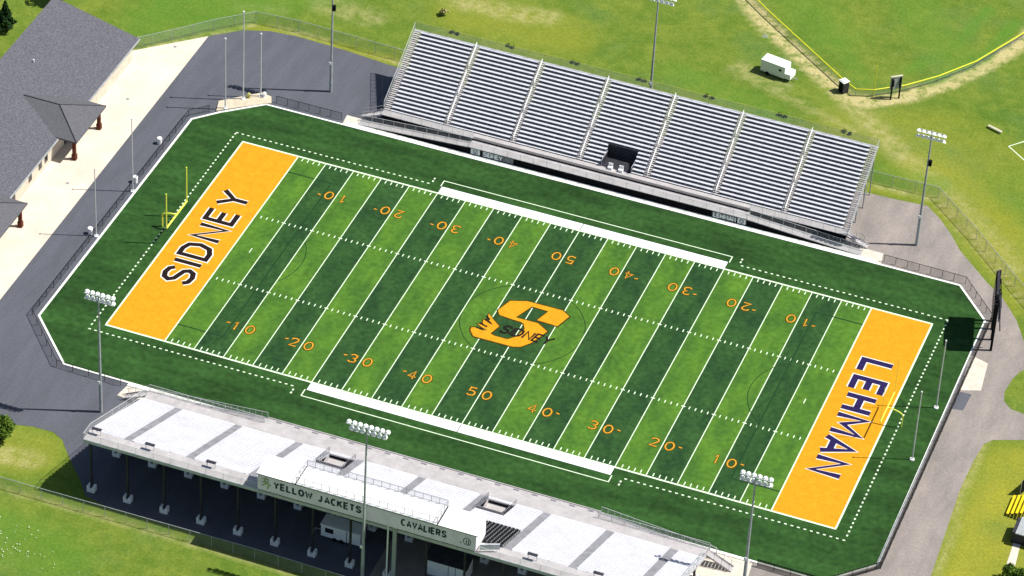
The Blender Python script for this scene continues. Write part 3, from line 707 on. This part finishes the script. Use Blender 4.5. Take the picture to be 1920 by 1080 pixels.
for v0, v1, i0, i1 in voids:                          # stair openings with railings
    ya, yc = ny0-rRun*i0, ny0-rRun*(i1+1)
    b = MB(); b.box(v0+.02, yc+.02, 1.55, v1-.02, ya-.02, 1.62); b.build('entry_floor', 'walkway', near)
    b = MB(); b.box(v0-.02, yc-.04, 1.6, v1+.02, yc-.0, nz0+rRise*i1+.9)
    for x in (v0, v1): b.box(x-.03, yc, 1.6, x+.03, ya, 2.4)
    b.build('entry_wall', 'walkway', near)
    for x in (v0, v1): rail(near, [(x, ya, 2.4), (x, yc, nz0+rRise*i1)], 1.1, 'link_black', 'deck_grey', .6, 'entry_rail')
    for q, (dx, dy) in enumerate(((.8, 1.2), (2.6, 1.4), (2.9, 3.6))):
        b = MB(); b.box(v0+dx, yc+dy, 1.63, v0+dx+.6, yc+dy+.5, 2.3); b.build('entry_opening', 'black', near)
# columns on pale notched pedestals
pb_ = MB(); x, y = -41.3, -58.05
pb_.box(x-.55, y-.42, .02, x+.55, y+.42, .62); pb_.box(x-.55, y-.42, .62, x-.24, y+.42, 1.0); pb_.box(x+.24, y-.42, .62, x+.55, y+.42, 1.0)
ped = pb_.build('pedestal', 'white_paint', near)
cm = MB(); cm.box(x-.13, y-.16, .62, x+.13, y+.16, zb-.42); col = cm.build('column', 'steel_dark', near)
cm = MB(); cm.box(x-.13, y+8.1-.16, .62, x+.13, y+8.1+.16, 6.2); col2 = cm.build('column', 'steel_dark', near)
cm = MB(); cm.box(x-.13, y+15.6-.16, .62, x+.13, y+15.6+.16, 3.0); col3 = cm.build('column', 'steel_dark', near)
offs = [(5.447*i, 0, 0) for i in range(1, 16)]
clones(ped, offs+[(5.447*i, 8.1, 0) for i in range(16)]+[(5.447*i, 15.6, 0) for i in range(16)]); clones(col, offs); clones(col2, offs); clones(col3, offs)
for j in range(16):
    x = -41.3+5.447*j; b = MB(); b.beam((x, ny0-.3, nz0-.22), (x, yb, zb-.24), .16, .3); b.beam((x, yb, zb-.24), (x, -58.5, zb-.24), .16, .3); b.build('raker', 'steel_dark', near)
b = MB(); b.box(NX0+1, -47.2, .02, NX1-1, -47.1, 4.9); b.build('shade_wall', 'black', near)  # black wall added only to darken the space under the stand
# small dark tables at the back walkway
for j, x in enumerate((-40.9, -33.0, -24.0, 22.1, 31.3)):
    t = thing('small_table', (x, -56.9, zb+.02), 'small dark table behind the white stand seats, ' + ('leftmost of all', 'second from the left', 'third from the left', 'first right of press box', 'rightmost of all')[j], 'table', 'dark tables on the back walkway')
    b = MB(); b.box(x-.7, -57.15, zb+.92, x+.7, -56.65, zb+1.0); b.build('table_top', 'steel_dark', t)
    b = MB()
    for q in (-.6, .6): b.box(x+q-.03, -56.93, zb+.02, x+q+.03, -56.87, zb+.92)
    b.build('leg', 'galvanised', t)

# press box
px0, px1, py0, py1, pz0, pz1 = -16.15, 15.0, -59.35, -55.7, zb+.95, zb+3.75
pbx = thing('press_box', (px0, py0, zb), 'long white press box with the words YELLOW JACKETS and CAVALIERS on its back wall', 'press box')
b = MB(); b.box(px0, py0, pz0, px1, py1, pz1-.12); b.build('wall', 'sign_face', pbx)
b = MB()
for a, c in ((px0-.12, -10.75), (-10.55, 9.45), (9.65, px1+.15)):
    b.box(a, py0-.16, pz1-.03, c, py1+.3, pz1+.06)
b.build('roof', 'white_paint', pbx)
b = MB(); b.box(px0-.12, py0-.14, pz1-.13, px1+.15, py1+.28, pz1-.04); b.build('roof_edge', 'black', pbx)
b = MB(); b.box(px0-.03, py0+.5, pz0-.0, px0-.005, py1-.3, pz1-.5); b.box(px1+.005, py0+.5, pz0, px1+.03, py1-.3, pz1-.5); b.build('end_panel', 'white_paint', pbx)
b = MB(); x = px0+.4
while x < px1-1.8: b.box(x, py1+.005, pz0+.9, x+1.7, py1+.04, pz1-.55); x += 1.95
b.build('window', 'glass', pbx)
rail(pbx, [(-10.6, py0+.1, pz1+.06), (9.5, py0+.1, pz1+.06), (9.5, py1+.2, pz1+.06), (-10.6, py1+.2, pz1+.06), (-10.6, py0+.1, pz1+.06)], 1.0, 'rail_mesh', 'deck_grey', 1.15, 'roof_rail', .035)
FP = lambda u_, v_, w_: (u_, py0-.012-w_, v_)
b = MB(); zc = pz0+.75
write(b, 'YELLOW', -13.75, zc+.18, .98, .27, FP, .36, 1.02); b.build('lettering', 'sign_text', pbx); b = MB(); write(b, 'JACKETS', -7.35, zc+.18, .98, .27, FP, .33, .98); b.build('lettering', 'sign_text', pbx); b = MB()
write(b, 'CAVALIERS', 4.5, zc+.18, .98, .25, FP, .31, .82); b.build('lettering', 'sign_text', pbx)
b = MB(); cx, cz = -15.0, pz0+1.35
for pts in ([(cx-.5,cz+.7),(cx+.1,cz+.9),(cx+.5,cz+.6)], [(cx-.1,cz+.8),(cx,cz-.2)], [(cx-.5,cz-.5),(cx,cz-.1),(cx+.5,cz+.1)], [(cx+.3,cz-.9),(cx+.45,cz-.3),(cx+.75,cz-.1)], [(cx-.5,cz+.1),(cx+.4,cz+.35)]): b.pline(pts, .22, FP)
b.build('left_emblem', 'logo_faint', pbx)
b = MB(); cx = 13.75; b.pline(ell(cx, pz0+1.25, .5, .62)[:-1], .10, FP, True); b.pline([(cx-.1,pz0+.75),(cx-.1,pz0+1.6)], .12, FP); b.pline([(cx+.2,pz0+.75),(cx+.2,pz0+1.6)], .12, FP); b.pline([(cx-.95,pz0+.85),(cx-.75,pz0+.85)], .2, FP)
b.build('right_emblem', 'sign_text', pbx)
for x in (px0+.3, -8, 0.0, 8, px1-.3):
    b = MB(); b.box(x-.12, -57.9, zb+.02, x+.12, -57.6, pz0+.02); b.build('support_post', 'steel_dark', pbx)
b = MB(); b.box(px0+.2, -58.2, zb+.02, px1-.2, -58.1, pz0); b.build('base_panel', 'black', pbx)
b = MB(); b.tube((2.5,-59.0,.02),(2.5,-59.0,pz0),.11,n=8); b.build('drain_pipe', 'white_paint', pbx)
b = MB(); b.box(3.15,-58.95,.02,3.65,-58.6,pz0); b.build('service_duct', 'galvanised', pbx)
b = MB()
b.beam((15.2, -58.3, zb+1.0), (17.6, -57.2, zb+.95), .2, .9); b.build('wing_wall', 'deck_white', pbx)

# concession hut and canopy below the stand
hut = thing('concession_hut', (9.5, -54.0, .02), 'small pale hut with a dark roof beneath the press box', 'hut')
b = MB(); b.box(6.9, -55.3, .02, 12.4, -52.6, 2.7); b.build('wall', 'white_paint', hut)
b = MB(); b.add([(6.6,-55.6,2.72),(12.7,-55.6,2.72),(12.7,-52.3,3.7),(6.6,-52.3,3.7),(6.6,-55.6,2.84),(12.7,-55.6,2.84),(12.7,-52.3,3.82),(6.6,-52.3,3.82)],
      [(3,2,1,0),(4,5,6,7),(0,1,5,4),(1,2,6,5),(2,3,7,6),(3,0,4,7)]); b.build('roof', 'steel_dark', hut)
b = MB()
for x in (9.9, 10.9): b.box(x, -55.33, .3, x+.06, -55.303, 2.6)
b.build('door_edge', 'steel_dark', hut)
ct = thing('concession_trailer', (-6.0, -53.2, .02), 'pale concession trailer in the shade under the stand behind the tall floodlight pole', 'trailer')
b = MB(); b.box(-8.9, -54.4, .5, -3.2, -52.3, 2.5); b.build('body', 'white_paint', ct)
b = MB(); b.box(-9.0, -54.5, 2.5, -3.1, -52.2, 2.62); b.build('roof', 'white_paint', ct)
b = MB(); b.box(-8.3, -54.43, 1.3, -7.1, -54.403, 2.1); b.build('window', 'glass', ct)
b = MB(); b.box(-5.2, -54.43, .6, -5.1, -54.403, 2.45); b.build('door_edge', 'steel_dark', ct)
for x in (-6.9, -5.9):
    b = MB(); b.tube((x, -54.42, .36), (x, -54.2, .36), .34, n=12); b.build('wheel', 'black', ct)
b = MB(); b.beam((-10.2, -53.3, .5), (-8.9, -53.3, .55), .12, .12); b.box(-10.25, -53.36, .02, -10.13, -53.24, .5); b.build('tow_bar', 'galvanised', ct)

# ------------------------------------------------------------------ field house (left)
hs = thing('field_house', (-79, 12, .02), 'large grey shingle roofed building with two porches beside the pale patio', 'building')
def slope(x): return 3.95+(-78.9-x)*.268
b = MB(); y0, y1 = -70, 38.2
ro = [(-78.7,y0,slope(-78.7)),(-78.7,y1,slope(-78.7)),(-93.3,y1-.2,slope(-93.3)),(-93.3,y0,slope(-93.3))]
b.add([(x,y,z-.22) for x,y,z in ro]+ro, [(0,1,2,3),(7,6,5,4),(0,4,5,1),(1,5,6,2),(2,6,7,3),(3,7,4,0)]); b.build('roof', 'shingle', hs)
b = MB(); b.add([(-79.5,y0+.5,.02),(-79.5,y1-.9,.02),(-93.0,y1-.9,.02),(-93.0,y0+.5,.02),(-79.5,y0+.5,slope(-79.5)-.23),(-79.5,y1-.9,slope(-79.5)-.23),(-93.0,y1-.9,slope(-93.)-.23),(-93.0,y0+.5,slope(-93.)-.23)],
      [(3,2,1,0),(4,5,6,7),(0,1,5,4),(1,2,6,5),(2,3,7,6),(3,0,4,7)]); b.build('wall', 'cream_wall', hs)
b = MB(); b.box(-78.68, y0, slope(-78.7)-.30, -78.55, y1, slope(-78.7)-.02); b.build('gutter', 'galvanised', hs)
for yy in (-6.2, -4.6, 1.0, 4.4, 6.4):
    t_ = MB(); t_.box(-79.49, yy-.5, 1.0, -79.44, yy+.5, 2.5); t_.build('window', 'glass', hs)
def porch(yc, first):
    hw = 5.25; xe = -75.6; ze = 4.0; rz = 6.1; rx = -80.9
    xi = -78.9-(rz-3.95)/.268; k_ = -78.9-(ze-3.95)/.268
    A = (xe, yc-hw, ze); B = (xe, yc+hw, ze); Cc = (rx, yc, rz); D = (xi, yc, rz+.02); E_ = (k_-.3, yc-hw, ze+.06); F_ = (k_-.3, yc+hw, ze+.06)
    b = MB(); b.add([A, B, Cc, D, E_, F_], [(0,1,2),(0,2,3,4),(1,5,3,2)])
    b.add([(xe,yc-hw,ze-.25),(xe,yc+hw,ze-.25),(k_,yc+hw,ze-.25),(k_,yc-hw,ze-.25),(xe,yc-hw,ze-.003),(xe,yc+hw,ze-.003),(k_,yc+hw,ze-.003),(k_,yc-hw,ze-.003)],
          [(3,2,1,0),(0,1,5,4),(1,2,6,5),(2,3,7,6),(3,0,4,7)])
    pr = b.build('porch_roof', 'shingle_porch', hs)
    c = MB()
    for q in (A, B): c.tube(Vector(q)+Vector((0,0,.04)), Vector(Cc)+Vector((0,0,.04)), .07, n=5)
    c.tube(Vector(Cc)+Vector((0,0,.04)), Vector(D)+Vector((0,0,.04)), .07, n=5)
    c.build('ridge_cap', 'steel_dark', pr)
    for yy in (yc-hw+.9, yc+hw-.9):
        c = MB(); c.box(-76.8, yy-.32, .03, -76.1, yy+.32, 1.0); c.build('pillar_base', 'brick', hs)
        c = MB(); c.box(-76.7, yy-.22, 1.0, -76.2, yy+.22, ze-.25); c.build('pillar', 'brick', hs)
    c = MB(); c.box(-79.49, yc-1.6, .1, -79.42, yc+1.6, 2.4); c.build('door', 'glass', hs)
porch(14.25, True); porch(-12.9, False)
b = MB(); b.tube((-89.0,22.0,slope(-89)),(-89.0,22.0,slope(-89)+.55),.12,n=8); b.build('roof_vent', 'white_paint', hs)

# ------------------------------------------------------------------ scoreboard (right)
sbd = thing('scoreboard', (64.5, 22.1, .02), 'big black scoreboard seen edge-on at the corner of the field', 'scoreboard')
P0 = Vector((64.5, 22.1)); D_ = Vector((-1.55, 6.8)); nv = Vector((-D_.y, D_.x)).normalized()*-1
for k_, t_ in enumerate((0, .36, .72, 1.0)):
    q = P0+D_*t_; b = MB(); b.box(q.x-.16, q.y-.16, .02, q.x+.16, q.y+.16, 9.4); b.build('support_post', 'black', sbd)
ang = math.atan2(D_.y, D_.x); mid = P0+D_*.5; L_ = D_.length
off = Vector((-D_.y, D_.x)).normalized()*.2
if off.x > 0: off = -off
b = MB(); b.obox(mid.x+off.x, mid.y+off.y, 4.1, 8.9, L_+1.0, .62, ang); b.build('cabinet', 'black', sbd)
b = MB(); b.obox(mid.x+off.x, mid.y+off.y, 8.95, 9.9, L_-1.2, .35, ang); b.build('top_panel', 'steel_dark', sbd)
b = MB(); b.obox(mid.x-off.x*2.6, mid.y-off.y*2.6, 5.4, 5.5, L_, .4, ang); b.build('catwalk', 'steel_dark', sbd)
o3 = off*2.5
b = MB(); b.obox(mid.x+o3.x, mid.y+o3.y, 4.6, 8.5, L_-.2, .02, ang); b.build('display_panel', 'glass', sbd)
for t_ in (.1, .9):
    b = MB(); q = P0+D_*t_; b.beam((q.x-off.x*4.5, q.y-off.y*4.5, 3.2), (q.x-off.x*1.2, q.y-off.y*1.2, 8.4), .14, .14); b.build('brace', 'steel_dark', sbd)

# ------------------------------------------------------------------ ball field side
tr = thing('trailer', (14.6, 75.6, .0), 'white enclosed trailer parked on the grass beyond the far bleachers', 'trailer')
ta = math.atan2(-.75, 4.05); tx = Vector((math.cos(ta), math.sin(ta))); ty = Vector((-tx.y, tx.x)); tc = Vector((14.5, 76.1))
def T(a, c): return tuple(tc+tx*a+ty*c)
b = MB(); b.obox(tc.x, tc.y, .45, 2.55, 4.3, 2.05, ta); b.build('body', 'white_paint', tr)
q = T(2.65, 0); b = MB(); b.obox(q[0], q[1], .5, 1.45, .98, 1.9, ta); b.build('nose', 'white_paint', tr)
b = MB(); b.beam((*T(3.1,0), .5), (*T(4.0,0), .45), .12, .12); b.build('tow_bar', 'galvanised', tr)
for sy in (-1, 1):
    b = MB(); w0 = T(-.9, sy*1.03); w1 = T(-.9, sy*.85); b.tube((*w0, .34), (*w1, .34), .34, n=12); b.build('wheel', 'black', tr)
b = MB(); q = T(1.3, -1.03); b.obox(q[0], q[1], 1.55, 1.95, .45, .03, ta); b.build('window', 'glass', tr)
pt = thing('portable_toilet', (25.9, 75.9, 0), 'dark portable toilet with a white roof beside the outfield fence', 'toilet')
b = MB(); b.obox(25.9, 75.9, 0, 2.0, 1.15, 1.15, -.6); b.build('body', 'steel_dark', pt)
b = MB(); b.obox(25.9, 75.9, 2.0, 2.12, 1.25, 1.25, -.6); b.obox(25.9, 75.9, 2.12, 2.24, .9, .9, -.6); b.build('roof', 'white_paint', pt)
b = MB(); b.obox(25.55, 75.38, .15, 1.85, .75, .03, -.6); b.build('door', 'black', pt)
sm = thing('small_scoreboard', (33.4, 76.9, 0), 'small ballfield scoreboard on two dark legs seen from behind', 'scoreboard')
a_ = math.atan2(.9, 1.1)
for (x, y) in ((33.4, 76.9), (34.5, 77.8)):
    b = MB(); b.box(x-.11, y-.11, 0, x+.11, y+.11, 4.1); b.build('leg', 'black', sm)
b = MB(); b.obox(33.95-.12, 77.35+.15, 1.9, 4.1, 1.9, .25, a_); b.build('panel', 'galvanised', sm)
b = MB(); b.obox(33.95-.12, 77.35+.15, 4.1, 4.3, 2.0, .35, a_); b.build('cap', 'tan_paint', sm)
for dx in (-.62, .62):
    b = MB(); b.obox(33.95+.06+dx*math.cos(a_), 77.35-.06+dx*math.sin(a_), 2.5, 3.7, .32, .12, a_); b.build('speaker_box', 'black', sm)
b = MB(); b.add([(9.4,85.0,0),(10.5,85.2,0),(10.0,86.0,0),(9.95,85.4,.75)], [(0,1,3),(1,2,3),(2,0,3)]); b.build('ground_marker', 'flower', origin=(10,85.4,0), label='small pale pyramid marker on the grass near the warning strip', category='marker')
b = MB(); b.obox(50.8, 75.6, .35, .45, 2.6, .45, -.35); b.obox(50.0, 75.9, 0, .35, .12, .4, -.35); b.obox(51.6, 75.3, 0, .35, .12, .4, -.35)
b.build('bench', 'tan_paint', origin=(50.8,75.6,0), label='small pale backless bench alone on the grass at right', category='bench')
sheet('painted_line', [(57.0,69.8),(57.15,69.9),(53.95,72.5),(53.8,72.4)], .02, 'line')
sheet('painted_line', [(53.8,72.45),(53.95,72.4),(56.0,74.8),(55.8,74.85)], .024, 'line')

# yellow bleacher, tarp and dugout at right edge
yb_ = thing('yellow_bleacher', (77.6, -10.5, 0), 'small bright yellow bleacher on the lawn at the right edge', 'bleachers')
for i in range(5):
    b = MB(); b.box(75.9+i*.62, -12.4, .45+i*.25, 76.25+i*.62, -8.2, .50+i*.25); b.build('seat_plank', 'yellow', yb_)
    b = MB(); b.box(76.28+i*.62, -12.3, .25+i*.25, 76.45+i*.62, -8.3, .29+i*.25); b.build('foot_plank', 'yellow', yb_)
for y in (-12.2, -10.3, -8.4):
    b = MB(); b.beam((75.9, y, .3), (78.9, y, 1.45), .07, .1); b.box(75.95, y-.04, 0, 76.03, y+.04, .42); b.box(78.7, y-.04, 0, 78.78, y+.04, 1.4); b.build('frame', 'steel_dark', yb_)
dg = thing('dugout', (80, -15.8, 0), 'low dugout with a dark front and grey roof below the yellow bleacher', 'dugout')
b = MB(); b.box(77.9, -17.4, 0, 82.5, -14.2, 1.9); b.build('wall', 'steel_dark', dg)
b = MB(); b.box(78.4, -17.7, 1.9, 82.9, -14.0, 2.05); b.build('roof', 'galvanised', dg)
ws = thing('windscreen', (77.6, -6.0, 0), 'dark green windscreen panel standing above the yellow bleacher', 'windscreen')
b = MB(); b.quad((76.6,-7.4,.1),(78.9,-1.2,.1),(78.9,-1.2,2.6),(76.6,-7.4,2.6)); b.build('screen', 'shade_and_screen', ws)
for x, y in ((76.6,-7.4),(77.75,-4.3),(78.9,-1.2)):
    b = MB(); b.tube((x,y,0),(x,y,2.7),.05,n=6); b.build('post', 'galvanised', ws)

# ------------------------------------------------------------------ plants
def foliage(b, cx, cy, z0, z1, rad, n, conifer=False, seed=1, s=.22):
    rd = random.Random(seed); lobes = []
    if not conifer:
        for i in range(11):
            a = rd.uniform(0, 6.28); q = rd.uniform(.15, .62)*rad
            lobes.append((cx+q*math.cos(a), cy+q*math.sin(a), rd.uniform(z0+.3*(z1-z0), z0+.86*(z1-z0)), rd.uniform(.30, .52)*rad))
    for i in range(n):
        if conifer:
            t = rd.random()**1.5; z = z0+(z1-z0)*t; a = rd.uniform(0, 6.28); R_ = rad*(1-t)*(.55+.45*rd.random())*(1+.25*math.sin(5*a+z*3))
            p_ = Vector((cx+R_*math.cos(a), cy+R_*math.sin(a), z))
        else:
            lx, ly, lz, lr = lobes[i % 11]; d = Vector((rd.gauss(0,1), rd.gauss(0,1), rd.gauss(0,1))).normalized()*lr*(.6+.5*rd.random())
            p_ = Vector((lx, ly, lz))+Vector((d.x, d.y, d.z*.8))
        a = Vector((rd.gauss(0,1), rd.gauss(0,1), rd.gauss(0,1))).normalized(); c = a.orthogonal().normalized(); e = a.cross(c); k_ = s*rd.uniform(.6, 1.3)
        b.quad(p_-c*k_, p_+e*k_*.6, p_+c*k_, p_-e*k_*.6)
def tree(x, y, h, rad, n, label, cat='tree', conifer=False, seed=1, trunk=.15, m='leaf', s=.22):
    t = thing('conifer_tree' if conifer else 'leafy_tree', (x, y, 0), label, cat)
    b = MB(); b.tube((x, y, 0), (x+.05, y, h*.5), trunk, trunk*.6, 8); b.tube((x+.05, y, h*.5), (x, y, h*.92), trunk*.6, .03, 6)
    rd = random.Random(seed+50)
    for i in range(6 if not conifer else 0):
        a = rd.uniform(0, 6.28); zz = h*rd.uniform(.3, .55); b.tube((x, y, zz), (x+math.cos(a)*rad*.65, y+math.sin(a)*rad*.65, zz+h*.25), trunk*.4, .02, 5)
    b.build('trunk', 'bark', t)
    b = MB(); foliage(b, x, y, h*.22 if conifer else h*.2, h, rad, n, conifer, seed, s); b.build('crown', 'conifer' if conifer else m, t)
tree(-101.2, 36.6, 5.6, 1.5, 2200, 'small dark conifer on the grass at the top left corner', conifer=True, seed=3)
tree(-96.7, 47.5, 6.5, 2.4, 2600, 'leafy tree cut off by the top edge, left of the big roof', seed=5)
tree(-57.4, -53.4, 3.9, 2.3, 3200, 'round leafy tree at the left edge below the asphalt', seed=8, s=.2)
tree(80.4, -25.2, 2.4, 2.0, 2600, 'low dark green bush at the bottom right corner', 'bush', seed=11, s=.18)
for j, (x, y) in enumerate(((-36.4,65.5),(-27.0,65.7),(-16.0,65.6),(-4.7,65.6),(6.5,65.6),(18.6,65.6),(29.2,65.4))):
    b = MB(); foliage(b, x, y, 0, .3, .5, 160, False, 30+j, .12); foliage(b, x+.9, y-.2, 0, .25, .5, 120, False, 60+j, .12)
    b.build('low_shrub', 'conifer', origin=(x, y, 0), label='low dark shrub in the row behind the far bleachers, number %s from the left' % ('one','two','three','four','five','six','seven')[j], category='shrub', group='low shrubs behind the far bleachers')
b = MB(); foliage(b, -39.5, 69.6, 0, 1.3, .9, 500, False, 90, .16); b.build('dry_shrub', 'dry_bush', origin=(-39.5,69.6,0), label='pale yellow dry shrub on the grass above the far bleachers', category='shrub')
b = MB(); rd = random.Random(5)
for i in range(90):
    x, y = rd.gauss(-48, 3.5), rd.gauss(-73, 2.0); zz = rd.uniform(.1, .4); k_ = rd.uniform(.05, .11)
    b.quad((x-k_, y, zz), (x, y-k_, zz+.02), (x+k_, y, zz), (x, y+k_, zz+.03)); b.tube((x, y, 0), (x, y, zz), .01, n=3)
b.build('wildflowers', 'flower', kind='stuff', label='scattered white wildflowers in the lower left lawn', category='flowers')

for o in bpy.data.objects:
    if '_o' in o.keys(): del o['_o']
